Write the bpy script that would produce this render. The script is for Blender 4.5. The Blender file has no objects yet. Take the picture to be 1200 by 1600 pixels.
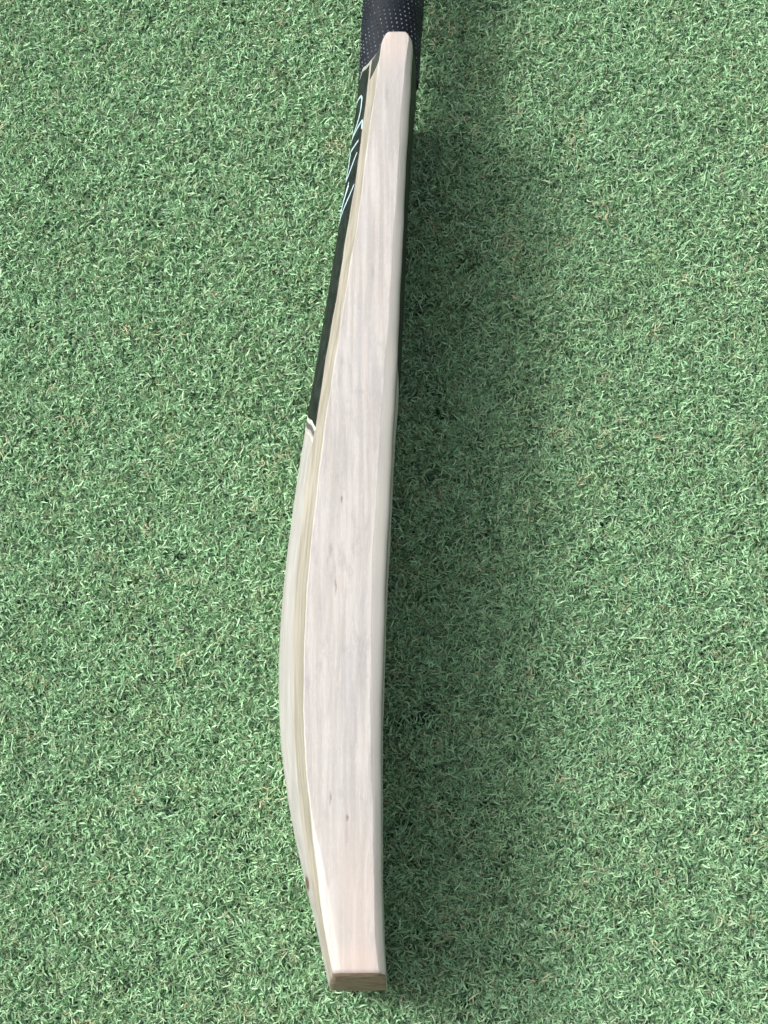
import bpy, math, random
import numpy as np
from numpy.polynomial import Chebyshev

# ------------------------------------------------------------------ camera, sky, sun, exposure
scene = bpy.context.scene
CAM_LOC = (0.0, -0.3310, 1.0398)
CAM_PITCH = math.radians(19.953)
cam_data = bpy.data.cameras.new('camera')
cam_data.sensor_fit = 'VERTICAL'
cam_data.sensor_height = 36.0
cam_data.lens = 18.0 * 2424.0 / 800.0
cam_data.clip_start = 0.01
cam_data.clip_end = 100.0
cam = bpy.data.objects.new('camera', cam_data)
cam.location = CAM_LOC
cam.rotation_euler = (CAM_PITCH, 0.0, 0.0)
scene.collection.objects.link(cam)
scene.camera = cam

SUN_ELEV = math.radians(45.0)
SUN_AZ = math.radians(-76.0)          # compass angle from +Y, clockwise: the sun stands to the left
world = bpy.data.worlds.new('World')
scene.world = world
world.use_nodes = True
wn = world.node_tree
bg = wn.nodes['Background']
sky = wn.nodes.new('ShaderNodeTexSky')
sky.sky_type = 'NISHITA'
sky.sun_disc = False
sky.sun_elevation = SUN_ELEV
sky.sun_rotation = SUN_AZ
sky.air_density = 0.7
sky.dust_density = 8.0
sky.ozone_density = 1.0
soft = wn.nodes.new('ShaderNodeHueSaturation')      # thin high cloud: a greyer sky
soft.inputs['Saturation'].default_value = 0.30
wn.links.new(sky.outputs[0], soft.inputs['Color'])
wn.links.new(soft.outputs[0], bg.inputs[0])
bg.inputs[1].default_value = 0.15

sun_data = bpy.data.lights.new('sun', 'SUN')
sun_data.energy = 1.15
sun_data.angle = math.radians(10.0)
sun_data.color = (1.0, 0.965, 0.93)
sun = bpy.data.objects.new('sun', sun_data)
sun.rotation_euler = (math.radians(90) - SUN_ELEV, 0.0, math.pi - SUN_AZ)
sun.location = (-1.5, 0.2, 2.0)
scene.collection.objects.link(sun)

scene.view_settings.view_transform = 'Standard'
scene.view_settings.look = 'None'
scene.view_settings.exposure = 0.36
scene.view_settings.gamma = 1.0

rng = np.random.default_rng(11)

# ------------------------------------------------------------------ the bat's measured profile
# (position along the bat, sideways position) in millimetres
PROFILE = {
    'S': [(380.3, -18.2), (365.6, -18.6), (329.9, -21.0), (311.8, -23.4), (278.9, -27.3), (246.1, -31.0), (236.7, -33.2), (190.4, -38.3), (143.1, -44.4), (110.5, -50.6), (93.7, -52.1), (70.1, -54.7), (33.9, -59.6), (-0.1, -63.2), (-33.3, -66.1), (-70.9, -67.9), (-97.6, -67.7), (-138.9, -64.3), (-179.1, -58.3), (-208.5, -51.3), (-223.6, -47.3), (-238.5, -43.4), (-258.8, -37.6), (-274.5, -33.2), (-278.9, -32.0)],
    'B2': [(355.8, -10.6), (340.6, -11.4), (314.8, -13.6), (291.5, -14.9), (272.2, -17.5), (249.5, -21.8), (219.5, -23.8), (192.2, -27.9), (167.7, -32.0), (134.0, -36.4), (110.4, -39.3), (75.8, -43.7), (50.8, -47.5), (19.7, -50.7), (-13.0, -53.4), (-49.9, -55.9), (-86.4, -56.0), (-96.6, -55.8), (-136.6, -54.6), (-165.9, -51.7), (-194.5, -47.8), (-213.3, -44.8), (-231.8, -41.8), (-242.1, -39.8), (-258.1, -35.8), (-273.5, -32.3), (-277.7, -31.1)],
    'B1': [(357.0, -1.4), (339.8, -3.3), (316.5, -5.8), (287.9, -9.0), (265.3, -11.4), (243.6, -14.1), (221.7, -16.8), (193.2, -19.7), (169.1, -23.3), (145.4, -26.3), (116.6, -30.8), (87.8, -34.0), (52.0, -38.7), (32.3, -40.9), (0.0, -43.6), (-31.6, -45.9), (-52.2, -47.5), (-82.7, -48.6), (-102.6, -48.6), (-122.2, -47.9), (-151.2, -47.0), (-170.1, -45.1), (-193.2, -42.5), (-211.6, -39.8), (-229.0, -37.5), (-252.2, -34.0), (-269.7, -30.7), (-277.0, -28.6)],
    'B1b': [(-170.1, -45.1), (-193.2, -41.4), (-213.4, -35.3), (-225.0, -32.8), (-239.0, -29.8), (-252.2, -27.7), (-267.3, -25.6), (-275.6, -24.3)],
    'R1': [(357.0, 17.1), (327.6, 14.7), (318.1, 13.7), (301.3, 11.8), (287.3, 11.0), (266.8, 10.5), (246.6, 9.1), (223.6, 8.1), (193.2, 6.4), (169.1, 4.2), (133.7, 2.5), (99.1, 0.0), (54.2, -2.0), (21.4, -5.0), (-10.6, -6.0), (-41.9, -7.9), (-82.7, -8.2), (-122.2, -7.7), (-170.1, -7.5), (-198.0, -6.7), (-225.4, -5.9), (-259.9, -4.4), (-274.9, -3.3)],
    'R2': [(354.2, 20.0), (323.6, 19.3), (294.7, 16.7), (271.8, 15.3), (249.9, 14.9), (226.2, 13.9), (205.4, 12.6), (174.6, 11.6), (138.8, 9.5), (92.4, 7.9), (58.5, 5.8), (14.4, 3.7), (-28.3, 2.0), (-59.5, 0.4), (-90.1, -0.4), (-110.0, -1.0), (-158.8, -1.5), (-205.9, -1.5), (-233.3, -1.1), (-243.4, -0.4), (-266.6, 0.7), (-278.9, 0.9)],
    'FS': [(358.3, 23.3), (333.3, 20.3), (315.1, 20.0), (293.4, 18.6), (272.0, 17.6), (248.7, 16.1), (190.4, 14.0), (159.4, 11.6), (134.7, 10.6), (111.4, 8.8)],
}
H = 0.128            # upper edge above the ground plane
MID = 0.066          # half width of the blade, where the spine and the handle run
LOW = 0.004
BASE = np.array([-0.03, 0.0, LOW])     # the bat's origin: where it rests on the turf
TOE = -0.2765
SHOULDER = 0.3613


def curve(name, deg):
    t = np.array(PROFILE[name]) / 1000.0
    return Chebyshev.fit(t[:, 0], t[:, 1], deg)


cS, cB2, cB1 = curve('S', 9), curve('B2', 9), curve('B1', 9)
cN, cR1, cR2, cF = curve('B1b', 2), curve('R1', 9), curve('R2', 7), curve('FS', 3)


def smooth(a, b, x):
    t = np.clip((x - a) / (b - a), 0, 1)
    return t * t * (3 - 2 * t)


def lerp(a, b, t):
    return a + (b - a) * t


def section(y):
    """Key widths of the blade at one place along it."""
    yc = float(np.clip(y, -0.2775, 0.3565))
    s, b2, b1 = float(cS(np.clip(y, -.2775, .372))), float(cB2(min(yc, .352))), float(cB1(yc))
    r1, r2 = float(cR1(yc)), float(cR2(min(yc, .352)))
    k = float(1 - smooth(-0.215, -0.165, y))                     # the trimmed facet near the toe
    nb = lerp(b1 + 0.0012, float(cN(np.clip(yc, -.2775, -.17))), k)
    bulge = 0.0008 + 0.0015 * float(smooth(0.08, 0.14, y)) + 0.0013 * float(smooth(.30, .35, y))
    # hand-sanded edges are never quite straight
    b1 += 0.00022 * math.sin(y * 61 + 1.1) + 0.00014 * math.sin(y * 167 + 0.4) + 0.00007 * math.sin(y * 410)
    b2 += 0.00025 * math.sin(y * 73 + 2.0) + 0.00012 * math.sin(y * 205)
    r1 += 0.00028 * math.sin(y * 57 + 0.3) + 0.00018 * math.sin(y * 139 + 2.2) + 0.00008 * math.sin(y * 377)
    r2 += 0.00016 * math.sin(y * 66 + 0.9) + 0.00010 * math.sin(y * 181 + 1.2)
    # rounded corner where the blade ends in the shoulder
    e = max(0.0, y - (SHOULDER - 0.010)) / 0.010
    b1 += 0.0030 * e ** 2.5
    nb = max(nb, b1 + 0.0010)
    r1 -= 0.0025 * e ** 2.5
    r2 -= 0.0030 * e ** 2.5
    b2 += 0.0012 * e ** 1.5
    return dict(s=s, b2=b2, b1=b1, nb=nb, r1=r1, r2=r2, bulge=bulge, k=k, e=e)


def ring_half(y):
    """Upper half outline from the middle of the face over the edge to the spine: (x, z) rows."""
    q = section(y)
    drop = 0.0016 * max(0.0, min(q['e'], 1.0)) ** 4
    top = H - drop
    zR, zB = H - 0.0055, H - 0.024
    P = []
    for i in range(12):                                          # face, slightly bowed
        f = i / 12.0
        P.append((q['r2'] + q['bulge'] * (1 - f * f), MID + (zR - MID) * f))
    for i in range(8):                                           # rolled corner to the edge
        a = i / 8.0 * math.pi / 2
        P.append((q['r1'] + (q['r2'] - q['r1']) * math.cos(a) ** 1.6, zR + (top - 0.0003 - zR) * math.sin(a) ** 1.6))
    n = 8
    for i in range(n):                                           # the flat edge with a slight crown
        f = i / n
        P.append((lerp(q['r1'], q['nb'], f), top - 0.0003 + 0.0003 * math.sin(f * math.pi)))
    fall = 0.0013 * q['k']
    P.append((q['nb'] + 0.0005, top - 0.0003))
    P.append((q['nb'] - 0.0003, top - 0.0003 - fall * 0.06))
    P.append((lerp(q['nb'], q['b1'], 0.5), top - 0.0003 - fall * 0.55))
    P.append((q['b1'] + 0.0003, top - 0.0004 - fall))
    P.append((q['b1'] - 0.0002, top - 0.0012 - fall))
    z1 = top - 0.0012 - fall
    for i in range(1, 6):                                        # steep side behind the edge
        f = i / 6.0
        P.append((lerp(q['b1'] - 0.0002, q['b2'], f) + 0.0006 * math.sin(f * math.pi), lerp(z1, zB, f)))
    for i in range(0, 13):                                       # flank rising to the spine
        f = i / 12.0
        P.append(flank(q, zB, f))
    return np.array(P)


def flank(q, zB, f):
    a, c = np.array([q['b2'], zB]), np.array([q['s'], MID])
    m = np.array([lerp(q['b2'], q['s'], 0.86), lerp(zB, MID, 0.62)])
    p = (1 - f) ** 2 * a + 2 * f * (1 - f) * m + f * f * c
    return (float(p[0]), float(p[1]))


def full_ring(y):
    u = ring_half(y)
    low = u[::-1].copy()
    low[:, 1] = MID - (low[:, 1] - MID) * (MID - LOW) / (H - MID)
    return np.vstack([u, low[1:-1]])


N_HALF = len(ring_half(0.0))
I_B2 = N_HALF - 13
I_R2 = 12


def toe_y(x, z):
    return TOE - 0.0062 * (1 - ((z - MID) / 0.062) ** 2) + 0.0012 * ((x + 0.016) / 0.02) ** 2 * 0.4


def warp_y(y, x, z):
    """Toe is rounded and the shoulder's back corner is cut away."""
    t = float(smooth(-0.24, -0.2765, y)) if y < -0.24 else 0.0
    y2 = y + (toe_y(x, z) - TOE) * t
    s = float(smooth(0.335, SHOULDER, y))
    y2 -= s * max(0.0, 0.0030 - x) * min(1.0, max(0.0, (z - 0.085) / 0.03))
    return y2


def flank_point(y, f):
    q = section(y)
    x, z = flank(q, H - 0.024, f)
    return np.array([x, warp_y(y, x, z), z])


# ------------------------------------------------------------------ helpers
def link(o, parent=None):
    scene.collection.objects.link(o)
    if parent is not None:
        o.parent = parent
    return o


def mesh_object(name, verts, faces, mat, parent=None, smooth_faces=True, origin=None):
    v = np.asarray(verts, dtype=float)
    if origin is not None:
        v = v - origin
    me = bpy.data.meshes.new(name)
    me.from_pydata(v.tolist(), [], faces)
    me.materials.append(mat)
    if smooth_faces:
        me.polygons.foreach_set('use_smooth', [True] * len(me.polygons))
    me.update()
    return link(bpy.data.objects.new(name, me), parent)


class Nodes:
    """Small wrapper that keeps the shader code short."""

    def __init__(self, name):
        self.mat = bpy.data.materials.new(name)
        self.mat.use_nodes = True
        self.nt = self.mat.node_tree
        self.bsdf = self.nt.nodes['Principled BSDF']

    def set(self, sock, value):
        if hasattr(value, 'is_output'):
            self.nt.links.new(value, sock)
        else:
            sock.default_value = value

    def math(self, op, a, b=0.0, c=0.0, clamp=False):
        n = self.nt.nodes.new('ShaderNodeMath')
        n.operation = op
        n.use_clamp = clamp
        for s, v in zip(n.inputs, (a, b, c)):
            self.set(s, v)
        return n.outputs[0]

    def vmath(self, op, a, b=(0, 0, 0)):
        n = self.nt.nodes.new('ShaderNodeVectorMath')
        n.operation = op
        self.set(n.inputs[0], a)
        self.set(n.inputs[1], b)
        return n.outputs['Value'] if op in ('LENGTH', 'DOT_PRODUCT') else n.outputs['Vector']

    def coord(self, kind='Object'):
        return self.nt.nodes.new('ShaderNodeTexCoord').outputs[kind]

    def position(self):
        return self.nt.nodes.new('ShaderNodeNewGeometry').outputs['Position']

    def noise(self, vec, scale, detail=3.0, rough=0.5, dist=0.0, colour=False):
        n = self.nt.nodes.new('ShaderNodeTexNoise')
        self.set(n.inputs['Vector'], vec)
        n.inputs['Scale'].default_value = scale
        n.inputs['Detail'].default_value = detail
        n.inputs['Roughness'].default_value = rough
        n.inputs['Distortion'].default_value = dist
        return n.outputs['Color' if colour else 'Fac']

    def ramp(self, fac, lo, hi, a=0.0, b=1.0):
        n = self.nt.nodes.new('ShaderNodeMapRange')
        n.interpolation_type = 'SMOOTHSTEP'
        for s, v in zip(n.inputs, (fac, lo, hi, a, b)):
            self.set(s, v)
        return n.outputs[0]

    def mix(self, fac, a, b, mode='MIX'):
        n = self.nt.nodes.new('ShaderNodeMix')
        n.data_type = 'RGBA'
        n.blend_type = mode
        self.set(n.inputs[0], fac)
        for s, v in ((n.inputs[6], a), (n.inputs[7], b)):
            self.set(s, v if hasattr(v, 'is_output') else (*v, 1.0))
        return n.outputs[2]

    def bump(self, height, strength, dist=0.001):
        n = self.nt.nodes.new('ShaderNodeBump')
        n.inputs['Strength'].default_value = strength
        n.inputs['Distance'].default_value = dist
        self.set(n.inputs['Height'], height)
        self.set(self.bsdf.inputs['Normal'], n.outputs[0])

    def finish(self, colour, rough=0.5, spec=0.5):
        self.set(self.bsdf.inputs['Base Color'], colour if hasattr(colour, 'is_output') else (*colour, 1.0))
        self.set(self.bsdf.inputs['Roughness'], rough)
        self.set(self.bsdf.inputs['Specular IOR Level'], spec)
        return self.mat


# ------------------------------------------------------------------ materials
# marks in the wood: (x, y, z, half width, half length, strength, kind) in millimetres, z None = any height
MARKS = [
    (-26.5, 8.5, 0.7, 3.2, 0.75, 'brown'),
    (-33.0, -24.5, 1.1, 5.5, 0.60, 'grey'),
    (-35.0, -32.0, 0.8, 4.0, 0.40, 'grey'),
    (-29.6, -48.1, 0.8, 6.0, 0.62, 'brown'),
    (-30.2, -38.0, 0.7, 5.0, 0.45, 'grey'),
    (-38.2, -98.6, 1.6, 4.5, 0.30, 'grey'),
    (-31.5, -178.7, 0.7, 5.0, 0.65, 'brown'),
    (-21.3, -189.5, 0.8, 2.4, 0.80, 'brown'),
    (-21.6, -200.0, 0.9, 9.0, 0.25, 'brown'),
    (-7.6, 169.1, 1.3, 6.5, 0.42, 'grey'),
    (-27.4, 103.7, 1.5, 4.0, 0.35, 'grey'),
    (-29.0, 92.0, 0.8, 9.0, 0.20, 'grey'),
    (2.0, 307.1, 1.5, 12.0, 0.38, 'grey'),
    (1.2, 275.0, 1.0, 16.0, 0.20, 'grey'),
    (-24.0, 35.0, 2.0, 26.0, 0.18, 'grey'),
    (-12.0, 95.0, 1.3, 34.0, 0.26, 'pink'),
    (-8.0, 55.0, 1.2, 26.0, 0.26, 'pink'),
    (-30.0, -10.0, 2.4, 15.0, 0.18, 'grey'),
    (-23.0, -215.0, 5.0, 26.0, 0.10, 'pink'),
    (-15.0, -272.0, 16.0, 14.0, 0.42, 'pink'),
    (-15.0, -240.0, 14.0, 50.0, 0.20, 'pink'),
    (6.0, 352.0, 14.0, 22.0, 0.30, 'pink'),
    (-4.5, 150.0, 0.9, 50.0, 0.22, 'pink'),
    (-20.0, -110.0, 1.4, 30.0, 0.16, 'grey'),
    (-38.0, -60.0, 2.6, 22.0, 0.16, 'grey'),
    (-12.5, -60.0, 1.6, 30.0, 0.12, 'grey'),
]


def willow_material(name, tint=(0.0, 0.0, 0.0), marks=True):
    m = Nodes(name)
    p = m.coord('Object')
    # long streaks run with the grain
    g = m.vmath('MULTIPLY', p, (1.0, 0.045, 1.0))
    warp = m.noise(m.vmath('MULTIPLY', p, (1, 0.15, 1)), 40.0, 2.0, colour=True)
    g2 = m.vmath('ADD', g, m.vmath('MULTIPLY', m.vmath('SUBTRACT', warp, (0.5, 0.5, 0.5)), (0.004, 0.0, 0.004)))
    streak = m.noise(g2, 260.0, 4.0, 0.6)
    fine = m.noise(g, 1100.0, 3.0, 0.6)
    blotch = m.noise(m.vmath('MULTIPLY', p, (1, 0.22, 1)), 60.0, 4.0, 0.6, 0.3)
    big = m.noise(m.vmath('MULTIPLY', p, (1, 0.35, 1)), 16.0, 2.0)
    c = m.mix(m.ramp(streak, 0.38, 0.62), (0.398, 0.382, 0.358), (0.510, 0.490, 0.462))
    c = m.mix(m.math('MULTIPLY', m.ramp(blotch, 0.47, 0.68), 0.55), c, (0.420, 0.412, 0.418))
    c = m.mix(m.math('MULTIPLY', m.ramp(big, 0.44, 0.62), 0.35), c, (0.540, 0.500, 0.460))
    smear = m.noise(m.vmath('MULTIPLY', m.vmath('ADD', p, (2.0, 5.0, 0.0)), (1, 0.30, 1)), 130.0, 5.0, 0.72, 0.6)
    sy = m.nt.nodes.new('ShaderNodeSeparateXYZ')
    m.set(sy.inputs[0], p)
    middle = m.ramp(m.math('ABSOLUTE', m.math('ADD', sy.outputs[1], 0.04)), 0.06, 0.30, 0.50, 0.16)
    c = m.mix(m.math('MULTIPLY', m.ramp(smear, 0.50, 0.68), middle), c, (0.315, 0.306, 0.304))
    c = m.mix(m.math('MULTIPLY', m.ramp(fine, 0.50, 0.66), 0.30), c, (0.40, 0.365, 0.335))
    tick = m.noise(m.vmath('MULTIPLY', p, (1, 0.16, 1)), 1500.0, 2.0, 0.7)
    c = m.mix(m.math('MULTIPLY', m.ramp(tick, 0.50, 0.68), 0.16), c, (0.40, 0.38, 0.375))
    c = m.mix(m.math('MULTIPLY', m.ramp(tick, 0.48, 0.30), 0.20), c, (0.66, 0.65, 0.64))
    # growth rings: a few thin warm lines far apart
    sx = m.nt.nodes.new('ShaderNodeSeparateXYZ')
    m.set(sx.inputs[0], p)
    lines = m.math('FRACT', m.math('MULTIPLY', m.math('ADD', sx.outputs[0], m.math('MULTIPLY', m.noise(m.vmath('MULTIPLY', p, (0.2, 1, 0.2)), 5.0, 1.0), 0.03)), 150.0))
    lines = m.math('MULTIPLY', m.ramp(lines, 0.0, 0.10, 1.0, 0.0), 0.13)
    c = m.mix(lines, c, (0.62, 0.50, 0.40))
    # the side strip behind the edge and the rolled front corner keep their yellower oiled colour
    att = m.nt.nodes.new('ShaderNodeAttribute')
    att.attribute_name = 'oiled'
    c = m.mix(m.math('MULTIPLY', att.outputs['Fac'], 0.85), c, m.mix(m.ramp(streak, 0.36, 0.64), (0.285, 0.255, 0.200), (0.395, 0.363, 0.298)))
    att2 = m.nt.nodes.new('ShaderNodeAttribute')
    att2.attribute_name = 'film'
    c = m.mix(m.math('MULTIPLY', att2.outputs['Fac'], 0.75), c, m.mix(m.ramp(streak, 0.36, 0.64), (0.345, 0.338, 0.315), (0.440, 0.435, 0.412)))
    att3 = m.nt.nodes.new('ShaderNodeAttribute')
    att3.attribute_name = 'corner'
    c = m.mix(att3.outputs['Fac'], c, m.mix(streak, (0.70, 0.675, 0.590), (0.80, 0.775, 0.690)))  # paler than the willow: brightening painted onto the shaded front corner
    kinds = {'brown': (0.20, 0.12, 0.085), 'grey': (0.25, 0.25, 0.26), 'pink': (0.60, 0.46, 0.39)}
    if marks:
        ragged = m.noise(m.vmath('MULTIPLY', p, (1, 0.3, 1)), 700.0, 3.0, 0.65, colour=True)
        pj = m.vmath('ADD', p, m.vmath('MULTIPLY', m.vmath('SUBTRACT', ragged, (0.5, 0.5, 0.5)), (0.0022, 0.006, 0.0)))
        for x, y, hw, hl, s, kind in MARKS:
            cx, cy = x / 1000 - BASE[0], y / 1000 - BASE[1]
            d = m.vmath('SUBTRACT', pj, (cx, cy, 0.0))
            d = m.vmath('LENGTH', m.vmath('MULTIPLY', d, (1000.0 / hw, 1000.0 / hl, 0.0)))
            c = m.mix(m.ramp(d, 0.15, 1.35, s, 0.0), c, kinds[kind])
        # the small reddish knot on the spine near the toe
        d = m.vmath('SUBTRACT', pj, (-0.0465 - BASE[0], -0.2225 - BASE[1], 0.0840 - BASE[2]))
        d = m.vmath('LENGTH', m.vmath('MULTIPLY', d, (1000 / 8.0, 1000 / 5.2, 1000 / 15.0)))
        c = m.mix(m.ramp(d, 0.5, 1.1, 0.92, 0.0), c, (0.11, 0.045, 0.03))
        # pencil-grey flecks behind the edge under the first letter
        d = m.vmath('SUBTRACT', pj, (-0.0105 - BASE[0], 0.302 - BASE[1], 0.114 - BASE[2]))
        d = m.vmath('LENGTH', m.vmath('MULTIPLY', d, (1000 / 2.0, 1000 / 7.0, 1000 / 5.0)))
        fl = m.ramp(m.noise(p, 1500.0, 2.0), 0.50, 0.58)
        c = m.mix(m.math('MULTIPLY', m.ramp(d, 0.6, 1.1, 0.7, 0.0), fl), c, (0.16, 0.17, 0.16))
    h = m.math('ADD', m.math('MULTIPLY', streak, 0.6), m.math('MULTIPLY', fine, 0.5))
    m.bump(h, 0.22, 0.0006)
    return m.finish(c, m.ramp(streak, 0.3, 0.7, 0.42, 0.62), 0.4)


def toe_material():
    m = Nodes('toe_end_grain')
    p = m.coord('Object')
    n1 = m.noise(m.vmath('MULTIPLY', p, (0.5, 1, 2.6)), 240.0, 4.0, 0.65)
    n2 = m.noise(p, 90.0, 3.0)
    sp = m.noise(p, 1800.0, 2.0, 0.7)
    c = m.mix(m.ramp(n1, 0.35, 0.65), (0.17, 0.110, 0.072), (0.42, 0.31, 0.21))
    c = m.mix(m.math('MULTIPLY', m.ramp(n2, 0.45, 0.65), 0.5), c, (0.32, 0.24, 0.16))
    c = m.mix(m.math('MULTIPLY', m.ramp(sp, 0.55, 0.7), 0.5), c, (0.10, 0.075, 0.05))
    m.bump(n1, 0.4, 0.0008)
    return m.finish(c, 0.7, 0.3)


def sticker_material():
    m = Nodes('black_sticker')
    p = m.coord('Object')
    n1 = m.noise(p, 120.0, 4.0, 0.6)
    scr = m.noise(m.vmath('MULTIPLY', p, (1.0, 0.12, 1.0)), 900.0, 3.0, 0.6)
    c = m.mix(m.ramp(n1, 0.35, 0.7), (0.003, 0.005, 0.005), (0.022, 0.031, 0.027))
    dust = m.noise(p, 700.0, 3.0, 0.7)
    c = m.mix(m.math('MULTIPLY', m.ramp(dust, 0.60, 0.74), 0.35), c, (0.16, 0.19, 0.19))
    m.bump(m.math('ADD', n1, scr), 0.12, 0.0005)
    return m.finish(c, m.ramp(scr, 0.3, 0.7, 0.42, 0.62), 0.25)


def plain_material(name, colour, rough, spec=0.4, vary=0.25, scale=300.0):
    m = Nodes(name)
    n1 = m.noise(m.coord('Object'), scale, 3.0, 0.6)
    c = m.mix(m.ramp(n1, 0.3, 0.7), tuple(v * (1 - vary) for v in colour), tuple(min(1.0, v * (1 + vary)) for v in colour))
    return m.finish(c, rough, spec)


def grip_material():
    m = Nodes('black_rubber_grip')
    p = m.coord('Object')
    n1 = m.noise(p, 160.0, 4.0, 0.65)
    c = m.mix(m.ramp(n1, 0.35, 0.7), (0.002, 0.005, 0.010), (0.006, 0.012, 0.021))
    m.bump(m.noise(p, 900.0, 3.0, 0.7), 0.5, 0.0005)
    return m.finish(c, 0.62, 0.3)


def dot_material():
    m = Nodes('rubber_dots')
    p = m.coord('Object')
    n1 = m.noise(p, 75.0, 2.0, 0.6)
    c = m.mix(m.ramp(n1, 0.44, 0.60), (0.012, 0.015, 0.022), (0.17, 0.19, 0.22))
    return m.finish(c, 0.5, 0.5)


def turf_material():
    m = Nodes('turf_fibre')
    att = m.nt.nodes.new('ShaderNodeAttribute')
    att.attribute_name = 'shade'
    kind = m.nt.nodes.new('ShaderNodeAttribute')
    kind.attribute_name = 'thatch'
    pos = m.position()
    patch = m.noise(pos, 9.0, 3.0, 0.55)
    tuft = m.noise(pos, 55.0, 2.0, 0.5)
    c = m.mix(att.outputs['Fac'], TURF_DARK, TURF_LIGHT)
    c = m.mix(m.math('MULTIPLY', m.math('MULTIPLY', m.ramp(patch, 0.30, 0.75), 0.40), att.outputs['Fac']), c, TURF_MINT)
    c = m.mix(m.math('MULTIPLY', m.math('MULTIPLY', m.ramp(tuft, 0.54, 0.74), 0.45), att.outputs['Fac']), c, TURF_OLIVE)
    straw = m.ramp(m.noise(m.vmath('ADD', pos, (3.1, 7.7, 0.0)), 38.0, 3.0, 0.6), 0.58, 0.68)
    th = m.math('MULTIPLY', kind.outputs['Fac'], m.math('ADD', m.math('MULTIPLY', straw, 0.7), 0.30))
    c = m.mix(th, c, TURF_STRAW)
    m.finish(c, 0.42, 0.5)
    # thin plastic blades let a little light through
    tr = m.nt.nodes.new('ShaderNodeBsdfTranslucent')
    m.set(tr.inputs[0], c)
    mx = m.nt.nodes.new('ShaderNodeMixShader')
    mx.inputs[0].default_value = 0.12
    out = m.nt.nodes['Material Output']
    m.nt.links.new(m.bsdf.outputs[0], mx.inputs[1])
    m.nt.links.new(tr.outputs[0], mx.inputs[2])
    m.nt.links.new(mx.outputs[0], out.inputs[0])
    return m.mat


def ground_material():
    m = Nodes('turf_backing')
    pos = m.position()
    a = m.noise(pos, 420.0, 4.0, 0.7)
    b = m.noise(pos, 12.0, 3.0)
    c = m.mix(m.ramp(a, 0.35, 0.65), (0.020, 0.050, 0.030), (0.070, 0.150, 0.090))
    c = m.mix(m.math('MULTIPLY', m.ramp(b, 0.4, 0.7), 0.4), c, (0.05, 0.10, 0.06))
    m.bump(a, 1.0, 0.006)
    return m.finish(c, 0.8, 0.2)


TURF_DARK = (0.026, 0.082, 0.034)
TURF_LIGHT = (0.510, 0.850, 0.490)
TURF_MINT = (0.410, 0.710, 0.430)
TURF_OLIVE = (0.450, 0.580, 0.290)
TURF_STRAW = (0.560, 0.560, 0.350)
TURF_N = 235

M_WILLOW = willow_material('pale_willow')
M_TOE = toe_material()
M_STICKER = sticker_material()
M_STRIPE = plain_material('dark_grey_stripe', (0.10, 0.105, 0.10), 0.5)
M_PALE = plain_material('cream_stripe', (0.62, 0.60, 0.52), 0.5, vary=0.08)
M_SIDE = plain_material('sticker_painted_sheen', (0.045, 0.054, 0.052), 0.5, 0.3, vary=0.35, scale=500.0)  # same black sticker, its reflection painted in as a lighter grey
M_INK = plain_material('pale_blue_ink', (0.50, 0.70, 0.76), 0.45, vary=0.10, scale=900.0)
M_GRIP = grip_material()
M_DOT = dot_material()
M_TURF = turf_material()
M_GROUND = ground_material()

# ------------------------------------------------------------------ ground
gs = 6.0
ground = mesh_object('ground', [(-gs, -gs, 0), (gs, -gs, 0), (gs, gs, 0), (-gs, gs, 0)], [(0, 1, 2, 3)], M_GROUND)
ground['kind'] = 'structure'


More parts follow.
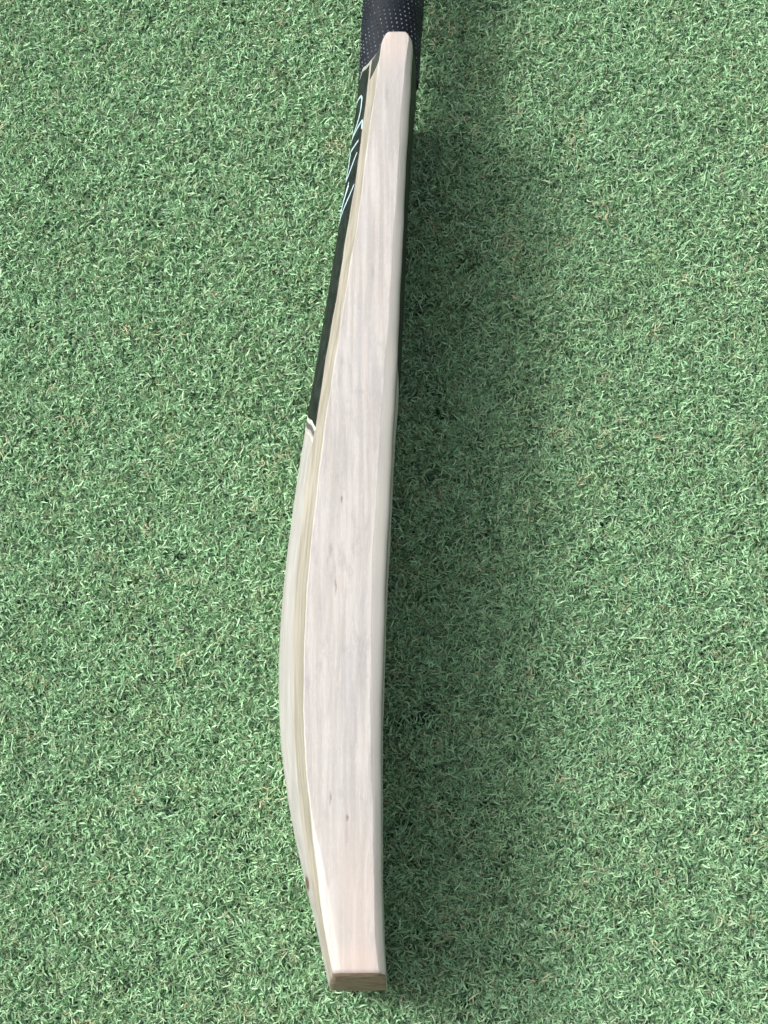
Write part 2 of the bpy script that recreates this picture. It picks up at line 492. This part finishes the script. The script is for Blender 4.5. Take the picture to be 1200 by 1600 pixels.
def fibre_patch(seed, n, radius):
    """A small round patch of curled, flattened plastic blades."""
    r = np.random.default_rng(seed)
    V, Fc, shade, thatch = [], [], [], []
    seg = 7
    for _ in range(n):
        rad, a = radius * math.sqrt(r.random()), r.random() * 2 * math.pi
        pos = np.array([rad * math.cos(a), rad * math.sin(a), 0.0])
        is_thatch = r.random() < 0.15
        length = r.uniform(0.0062, 0.0118) if not is_thatch else r.uniform(0.005, 0.012)
        width = r.uniform(0.00032, 0.00060) if not is_thatch else r.uniform(0.00025, 0.00042)
        head = r.random() * 2 * math.pi
        elev = math.radians(r.uniform(38, 86))
        droop = math.radians(r.uniform(45, 125)) * (1 if r.random() < 0.9 else 0.3)
        swirl = math.radians(r.normal(0, 85)) if not is_thatch else math.radians(r.normal(0, 150))
        wave = r.normal(0, 0.35)
        wph = r.uniform(0, 6.28)
        roll = r.uniform(-0.9, 0.9)
        rolls = r.normal(0, 0.9)
        step = length / seg
        pos[2] = 0.0 if not is_thatch else r.uniform(0.001, 0.004)
        sh = float(np.clip(r.normal(0.70, 0.18), 0, 1)) if r.random() < 0.6 else float(r.uniform(0.0, 0.3))
        if sh < 0.3:
            elev *= 0.75
        base = len(V)
        for k in range(seg + 1):
            f = k / seg
            e = elev - droop * f ** 1.2
            hd = head + swirl * f + wave * math.sin(wph + 5.5 * f)
            t = np.array([math.cos(hd) * math.cos(e), math.sin(hd) * math.cos(e), math.sin(e)])
            side = np.array([-math.sin(hd), math.cos(hd), 0.0])
            up = np.cross(t, side)
            ro = roll + rolls * f
            w = width * (1.0 if f < 0.7 else 1.0 - 0.55 * (f - 0.7) / 0.3)
            s = side * math.cos(ro) + up * math.sin(ro)
            V.append(pos - s * w)
            V.append(pos + s * w)
            shade += [sh, sh]
            thatch += [1.0 if is_thatch else 0.0] * 2
            if k < seg:
                b = base + 2 * k
                Fc.append((b, b + 1, b + 3, b + 2))
            pos = pos + t * step
            if pos[2] < 0.0015:
                pos[2] = 0.0015 + r.random() * 0.001
    me = bpy.data.meshes.new('fibre_patch')
    me.from_pydata(np.array(V).tolist(), [], Fc)
    me.materials.append(M_TURF)
    me.polygons.foreach_set('use_smooth', [True] * len(me.polygons))
    for nm, arr in (('shade', shade), ('thatch', thatch)):
        at = me.attributes.new(nm, 'FLOAT', 'POINT')
        at.data.foreach_set('value', arr)
    me.update()
    return bpy.data.objects.new('fibre_patch', me)


patches = bpy.data.collections.new('fibre_patches')
for i in range(10):
    patches.objects.link(fibre_patch(100 + i, TURF_N, 0.013))

pts, rots, scl = [], [], []
sp = 0.0145
y = -0.75
while y < 1.25:
    x = -0.85
    while x < 0.85:
        pts.append((x + rng.uniform(-.4, .4) * sp, y + rng.uniform(-.4, .4) * sp, 0.0005))
        rots.append(rng.uniform(0, 2 * math.pi))
        scl.append(rng.uniform(0.85, 1.15))
        x += sp
    y += sp
me = bpy.data.meshes.new('artificial_turf')
me.from_pydata(pts, [], [])
a = me.attributes.new('spin', 'FLOAT_VECTOR', 'POINT')
a.data.foreach_set('vector', np.array([(0.0, 0.0, r_) for r_ in rots]).ravel())
a = me.attributes.new('size', 'FLOAT', 'POINT')
a.data.foreach_set('value', scl)
a = me.attributes.new('pick', 'INT', 'POINT')
a.data.foreach_set('value', rng.integers(0, 10, len(pts)).astype(np.int32))
turf = link(bpy.data.objects.new('artificial_turf', me))
turf['kind'] = 'stuff'
turf['label'] = 'short curly green artificial turf covering the whole ground'
turf['category'] = 'turf'

ng = bpy.data.node_groups.new('turf_scatter', 'GeometryNodeTree')
ng.interface.new_socket('Geometry', in_out='INPUT', socket_type='NodeSocketGeometry')
ng.interface.new_socket('Geometry', in_out='OUTPUT', socket_type='NodeSocketGeometry')
gi, go = ng.nodes.new('NodeGroupInput'), ng.nodes.new('NodeGroupOutput')
ci = ng.nodes.new('GeometryNodeCollectionInfo')
ci.inputs['Collection'].default_value = patches
ci.inputs['Separate Children'].default_value = True
ci.inputs['Reset Children'].default_value = True
iop = ng.nodes.new('GeometryNodeInstanceOnPoints')
iop.inputs['Pick Instance'].default_value = True


def named(nm, typ):
    n = ng.nodes.new('GeometryNodeInputNamedAttribute')
    n.data_type = typ
    n.inputs['Name'].default_value = nm
    return n.outputs[0]


ng.links.new(gi.outputs[0], iop.inputs['Points'])
ng.links.new(ci.outputs[0], iop.inputs['Instance'])
ng.links.new(named('pick', 'INT'), iop.inputs['Instance Index'])
ng.links.new(named('spin', 'FLOAT_VECTOR'), iop.inputs['Rotation'])
ng.links.new(named('size', 'FLOAT'), iop.inputs['Scale'])
ng.links.new(iop.outputs[0], go.inputs[0])
mod = turf.modifiers.new('turf_scatter', 'NODES')
mod.node_group = ng

# ------------------------------------------------------------------ the bat
bat = link(bpy.data.objects.new('cricket_bat', None))
bat.location = BASE.tolist()
bat.empty_display_size = 0.05
bat['label'] = 'pale willow cricket bat with black grip and sticker standing on its edge on green turf'
bat['category'] = 'cricket bat'

NR = 2 * N_HALF - 2


def stations(a, b, step):
    n = max(2, int(math.ceil((b - a) / step)) + 1)
    return list(np.linspace(a, b, n))


def blade_surface(ys):
    P = []
    for y in ys:
        R = full_ring(y)
        P.append([(x, warp_y(y, x, z), z) for x, z in R])
    return np.array(P)


ys = stations(TOE, -0.262, 0.0025)[:-1] + stations(-0.262, 0.345, 0.006)[:-1] + stations(0.345, SHOULDER, 0.0012)
S = blade_surface(ys)
ny = len(ys)
# slight hand-finished unevenness along the length
verts = S.reshape(-1, 3)
faces = []
for j in range(ny - 1):
    for i in range(NR):
        k = (i + 1) % NR
        faces.append((j * NR + i, j * NR + k, (j + 1) * NR + k, (j + 1) * NR + i))


def cap(ring, inward, depth, levels=5):
    """Close a ring with shrinking loops; returns extra verts and faces relative to them."""
    c = ring.mean(axis=0)
    out = []
    for l in range(1, levels + 1):
        f = l / (levels + 1)
        r2 = c + (ring - c) * (1 - f)
        r2[:, 1] += inward * depth * math.sin(min(1.0, f * 3) * math.pi / 2)
        out.append(r2)
    cc = c.copy()
    cc[1] += inward * depth
    return out, cc


def add_cap(verts, faces, start, ring, loops, centre, flip):
    base = len(verts)
    allv = np.vstack([verts] + loops + [centre[None, :]])
    idx = [list(range(start, start + NR))] + [list(range(base + l * NR, base + (l + 1) * NR)) for l in range(len(loops))]
    for a_, b_ in zip(idx[:-1], idx[1:]):
        for i in range(NR):
            k = (i + 1) % NR
            f = (a_[i], a_[k], b_[k], b_[i])
            faces.append(f[::-1] if flip else f)
    ci_ = len(allv) - 1
    for i in range(NR):
        k = (i + 1) % NR
        f = (idx[-1][i], idx[-1][k], ci_)
        faces.append(f[::-1] if flip else f)
    return allv, faces


loops, cc = cap(S[-1], 1, 0.0012)
verts, faces = add_cap(verts, faces, (ny - 1) * NR, S[-1], loops, cc, False)


def toe_loops(ring, off, levels=6):
    c = ring.mean(axis=0)
    out = []
    for l in range(1, levels + 1):
        f = l / (levels + 1)
        r2 = c + (ring - c) * (1 - f)
        r2[:, 1] = [toe_y(x, z) + off for x, _, z in r2]
        out.append(r2)
    cc_ = c.copy()
    cc_[1] = toe_y(c[0], c[2]) + off
    return out, cc_


loops, cc = toe_loops(S[0], 0.0004)
verts, faces = add_cap(verts, faces, 0, S[0], loops, cc, True)
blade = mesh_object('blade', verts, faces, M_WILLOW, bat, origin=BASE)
oil = np.zeros(len(verts))
film = np.zeros(len(verts))
side_w = np.zeros(NR)
film_w = np.zeros(NR)
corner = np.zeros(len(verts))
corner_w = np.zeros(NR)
for i in range(N_HALF):
    w = 0.0
    if I_B2 - 6 <= i <= I_B2:
        w = 1.0
    if I_R2 - 3 <= i < I_R2 + 3:
        w = (1.0, 1.0, 1.0, 1.0, 0.8, 0.45)[i - I_R2 + 3]
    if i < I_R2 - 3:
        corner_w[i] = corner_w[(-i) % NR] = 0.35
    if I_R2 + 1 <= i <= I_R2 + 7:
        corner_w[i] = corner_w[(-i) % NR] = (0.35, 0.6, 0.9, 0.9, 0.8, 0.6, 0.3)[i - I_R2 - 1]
    fw = 1.0 if i > I_B2 else 0.0
    side_w[i] = w
    film_w[i] = fw
    side_w[(-i) % NR] = w
    film_w[(-i) % NR] = fw
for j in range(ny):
    oil[j * NR:(j + 1) * NR] = side_w
    film[j * NR:(j + 1) * NR] = film_w
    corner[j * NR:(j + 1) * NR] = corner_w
sharp = {20, 29, 32, I_B2}
sharp |= {(-i) % NR for i in sharp}
n_side = ny * NR
flags = np.zeros(len(blade.data.edges), dtype=bool)
ev = np.zeros(len(blade.data.edges) * 2, dtype=np.int32)
blade.data.edges.foreach_get('vertices', ev)
for e_i, (va, vb) in enumerate(ev.reshape(-1, 2)):
    if va < n_side and vb < n_side and va % NR == vb % NR and (va % NR) in sharp:
        flags[e_i] = True
blade.data.attributes.new('sharp_edge', 'BOOLEAN', 'EDGE').data.foreach_set('value', flags)
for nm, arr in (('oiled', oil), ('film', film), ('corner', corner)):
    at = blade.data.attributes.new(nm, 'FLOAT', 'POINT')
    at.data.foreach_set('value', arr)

# toe end: darker end grain let into the bottom of the blade, a hair inside its rim
tr_ = S[0].copy()
c0 = tr_.mean(axis=0)
rim = c0 + (tr_ - c0) * 0.975
rim[:, 1] = [toe_y(x, z) + 0.0006 for x, _, z in rim]
front = c0 + (tr_ - c0) * 0.965
front[:, 1] = [toe_y(x, z) - 0.0003 for x, _, z in front]
lp, cc = toe_loops(front, -0.0003)
tv = np.vstack([rim, front])
tf = [(i, (i + 1) % NR, NR + (i + 1) % NR, NR + i)[::-1] for i in range(NR)]
tv, tf = add_cap(tv, tf, NR, front, lp, cc, True)
toe = mesh_object('toe', tv, tf, M_TOE, bat, origin=BASE)
toe['label'] = 'dark brown end grain of the toe'


def shell(name, cols, y_lo, y_hi, thick, mat, parent, step=0.004):
    """A thin sheet stuck on the blade: cols = ring places, y_lo/y_hi = its ends at each of them."""
    n = max(2, int((max(y_hi) - min(y_lo)) / step) + 1)
    P = np.zeros((n, len(cols), 3))
    for c_, col in enumerate(cols):
        for r_, y in enumerate(np.linspace(y_lo[c_], y_hi[c_], n)):
            R = full_ring(y)
            i0 = int(math.floor(col))
            f = col - i0
            x, z = lerp(R[i0 % NR], R[(i0 + 1) % NR], f)
            P[r_, c_] = (x, warp_y(y, x, z), z)
    dy = np.gradient(P, axis=0)
    dc = np.gradient(P, axis=1)
    Nn = np.cross(dy, dc)
    Nn /= np.linalg.norm(Nn, axis=2, keepdims=True) + 1e-12
    mid = P.mean(axis=(0, 1))
    axis_pt = np.array([(float(cS(mid[1])) + float(cR2(min(mid[1], .35)))) / 2, mid[1], MID])
    if np.dot(Nn[n // 2, len(cols) // 2], P[n // 2, len(cols) // 2] - axis_pt) < 0:
        Nn = -Nn
    top = P + Nn * thick
    bot = P - Nn * 0.0002
    nc = len(cols)
    V = np.vstack([top.reshape(-1, 3), bot.reshape(-1, 3)])
    Fc = []
    for r_ in range(n - 1):
        for c_ in range(nc - 1):
            a_ = r_ * nc + c_
            Fc.append((a_, a_ + 1, a_ + nc + 1, a_ + nc))
    off = n * nc
    border = [c_ for c_ in range(nc)] + [r_ * nc + nc - 1 for r_ in range(1, n)] + \
             [(n - 1) * nc + c_ for c_ in range(nc - 2, -1, -1)] + [r_ * nc for r_ in range(n - 2, 0, -1)]
    for a_, b_ in zip(border, border[1:] + border[:1]):
        Fc.append((a_, off + a_, off + b_, b_))
    return mesh_object(name, V, Fc, mat, parent, origin=BASE)


half = list(range(I_B2, N_HALF))
cols = half + [NR - i for i in half[::-1][1:]]


def diag(shift):
    lo = []
    for c_ in cols:
        i = c_ if c_ < N_HALF else NR - c_
        lo.append(float(np.interp((i - I_B2) / 12.0, [0, .254, .93, 1], [.0680, .0778, .0925, .0950])) + shift)
    return lo


back_sticker = shell('back_sticker', cols, diag(0.0), [SHOULDER - 0.0038] * len(cols), 0.00025, M_STICKER, bat)
back_sticker['label'] = 'long glossy black sticker on the back of the blade with pale script'
shell('stripe', cols, diag(-0.0026), diag(-0.0003), 0.00018, M_PALE, back_sticker, 0.002)
shell('stripe', cols, diag(-0.0072), diag(-0.0036), 0.00018, M_STRIPE, back_sticker, 0.002)
shell('stripe', cols, diag(-0.0108), diag(-0.0096), 0.00018, M_PALE, back_sticker, 0.002)

fc = [i for i in range(-(I_R2 - 1), I_R2)]
face_sticker = shell('face_sticker', [float(i) for i in fc], [0.107] * len(fc), [SHOULDER - 0.001] * len(fc), 0.00025, M_STICKER, bat)

bc = [I_B2 - 6.1 + 5.1 * k / 8 for k in range(9)]
bf = [k / 8 for k in range(9)]
edge_sticker = shell('side_sticker', bc, [lerp(0.3375, 0.3345, f) for f in bf],
                     [lerp(0.3612, 0.3590, f) for f in bf], 0.0003, M_SIDE, bat, 0.0015)

# script on the back sticker: open strokes drawn on the flank (place along the bat, 0 edge .. 1 spine)
STROKES = [
    [(.3420, 1.0), (.3372, .56), (.3342, .36), (.3290, .235), (.3252, .237), (.3177, .254), (.3110, .36), (.3094, .57), (.3095, .80)],
    [(.3085, 1.0), (.3063, .458), (.3050, .153), (.3045, .03), (.3010, .015), (.2960, .012)],
    [(.2899, .10), (.2918, .356), (.2945, .68), (.2900, .70), (.2836, .68), (.2722, .763)],
    [(.2800, .10), (.2773, .24), (.2745, .34), (.2725, .50), (.2718, .763)],
    [(.2630, .38), (.2596, .492), (.2564, .593), (.2535, .74), (.2505, .90)],
    [(.2600, .36), (.2560, .53), (.2520, .70), (.2480, .86), (.2460, .95)],
    [(.2520, .03), (.2482, .169), (.2457, .33), (.2430, .60), (.2395, .93)],
]


def flank_frame(y, f):
    p = flank_point(y, f)
    a_ = flank_point(y + 0.0005, f) - flank_point(y - 0.0005, f)
    b_ = flank_point(y, min(1, f + 0.01)) - flank_point(y, max(0, f - 0.01))
    n_ = np.cross(a_, b_)
    n_ /= np.linalg.norm(n_)
    if n_[0] > 0:
        n_ = -n_
    return p, n_


LV, LF = [], []
for st in STROKES:
    st = np.array(st)
    d = np.concatenate([[0], np.cumsum(np.hypot(np.diff(st[:, 0]), np.diff(st[:, 1]) * 0.03))])
    t = np.linspace(0, d[-1], 30)
    yy, ff = np.interp(t, d, st[:, 0]), np.interp(t, d, st[:, 1])
    ker = np.array([.25, .5, .25])
    for _ in range(1):
        yy[1:-1] = np.convolve(yy, ker, 'valid')
        ff[1:-1] = np.convolve(ff, ker, 'valid')
    fr = [flank_frame(a_, b_) for a_, b_ in zip(yy, ff)]
    P = np.array([q[0] for q in fr])
    Nn = np.array([q[1] for q in fr])
    T = np.gradient(P, axis=0)
    W = np.cross(T, Nn)
    W /= np.linalg.norm(W, axis=1, keepdims=True)
    b0 = len(LV)
    for k in range(30):
        w = 0.00100 * (0.75 + 0.35 * math.sin(k / 29 * math.pi))
        for s_, h_ in ((-1, 0.0001), (-0.8, 0.00045), (0.8, 0.00045), (1, 0.0001)):
            LV.append(P[k] + W[k] * w * s_ + Nn[k] * h_)
        if k < 29:
            for m_ in range(3):
                a_ = b0 + 4 * k + m_
                LF.append((a_, a_ + 1, a_ + 5, a_ + 4))
lettering = mesh_object('lettering', LV, LF, M_INK, back_sticker, origin=BASE)
lettering['label'] = 'pale blue handwritten strokes'

# ------------------------------------------------------------------ rubber grip over the handle
G0, G1 = 0.3580, 0.640


def grip_axis(y):
    return 0.0063 + (y - 0.418) * 0.050


def grip_r(y):
    r = 0.0231 - 0.0004 * math.cos((y - 0.418) * 30) + 0.0004
    r -= 0.0014 * max(0.0, (0.418 - y) / 0.060)
    return r


gv, gf = [], []
NG = 96
gy = [G0] + stations(G0 + 0.0006, G1 - 0.006, 0.0011)[:] + [G1 - 0.004, G1 - 0.0022, G1 - 0.0008, G1]
for j, y in enumerate(gy):
    r = grip_r(y)
    if j == 0:
        r -= 0.0005
    if y > G1 - 0.006:
        r -= 0.006 * (1 - math.sqrt(max(0.0, 1 - ((y - (G1 - 0.006)) / 0.006) ** 2)))
    for i in range(NG):
        a_ = 2 * math.pi * i / NG
        # fine moulded ridges winding round the rubber
        rr = r + 0.00018 * math.sin(a_ * 5 + (y - G0) * 2 * math.pi / 0.0033)
        gv.append((grip_axis(y) + rr * math.cos(a_), y, MID + rr * math.sin(a_)))
    if j:
        for i in range(NG):
            k = (i + 1) % NG
            gf.append(((j - 1) * NG + i, (j - 1) * NG + k, j * NG + k, j * NG + i)[::-1])
gv.append((grip_axis(G1), G1, MID))
e_ = (len(gy) - 1) * NG
for i in range(NG):
    gf.append((e_ + i, len(gv) - 1, e_ + (i + 1) % NG))
gv.append((grip_axis(G0), G0, MID))
for i in range(NG):
    gf.append((i, (i + 1) % NG, len(gv) - 1))
grip = mesh_object('grip', gv, gf, M_GRIP, bat, origin=BASE)
grip['label'] = 'black rubber grip covered in small raised dots'

DV, DF = [], []
row = 0
y = G0 + 0.003
while y < G1 - 0.012:
    r = grip_r(y) + 0.00005
    n = 37
    for i in range(n):
        a_ = 2 * math.pi * i / n + (y - G0) * 9.0
        if rng.random() < 0.04:
            continue
        c_ = np.array([grip_axis(y) + r * math.cos(a_), y, MID + r * math.sin(a_)])
        nrm = np.array([math.cos(a_), 0, math.sin(a_)])
        tan = np.array([-math.sin(a_), 0, math.cos(a_)])
        ax = np.array([0, 1.0, 0])
        b0 = len(DV)
        s_ = rng.uniform(0.00050, 0.00080)
        for lvl, (rad, h_) in enumerate(((1.0, 0.0), (0.75, 0.00035))):
            for k in range(6):
                b_ = k * math.pi / 3
                DV.append(c_ + (tan * math.cos(b_) * 0.85 + ax * math.sin(b_) * 1.15) * s_ * rad + nrm * h_)
        DV.append(c_ + nrm * 0.0005)
        for k in range(6):
            m_ = (k + 1) % 6
            DF.append((b0 + k, b0 + 6 + k, b0 + 6 + m_, b0 + m_))
            DF.append((b0 + 6 + k, b0 + 12, b0 + 6 + m_))
    y += 0.0037
    row += 1
dots = mesh_object('raised_dots', DV, DF, M_DOT, grip, origin=BASE)
dots['kind'] = 'stuff'
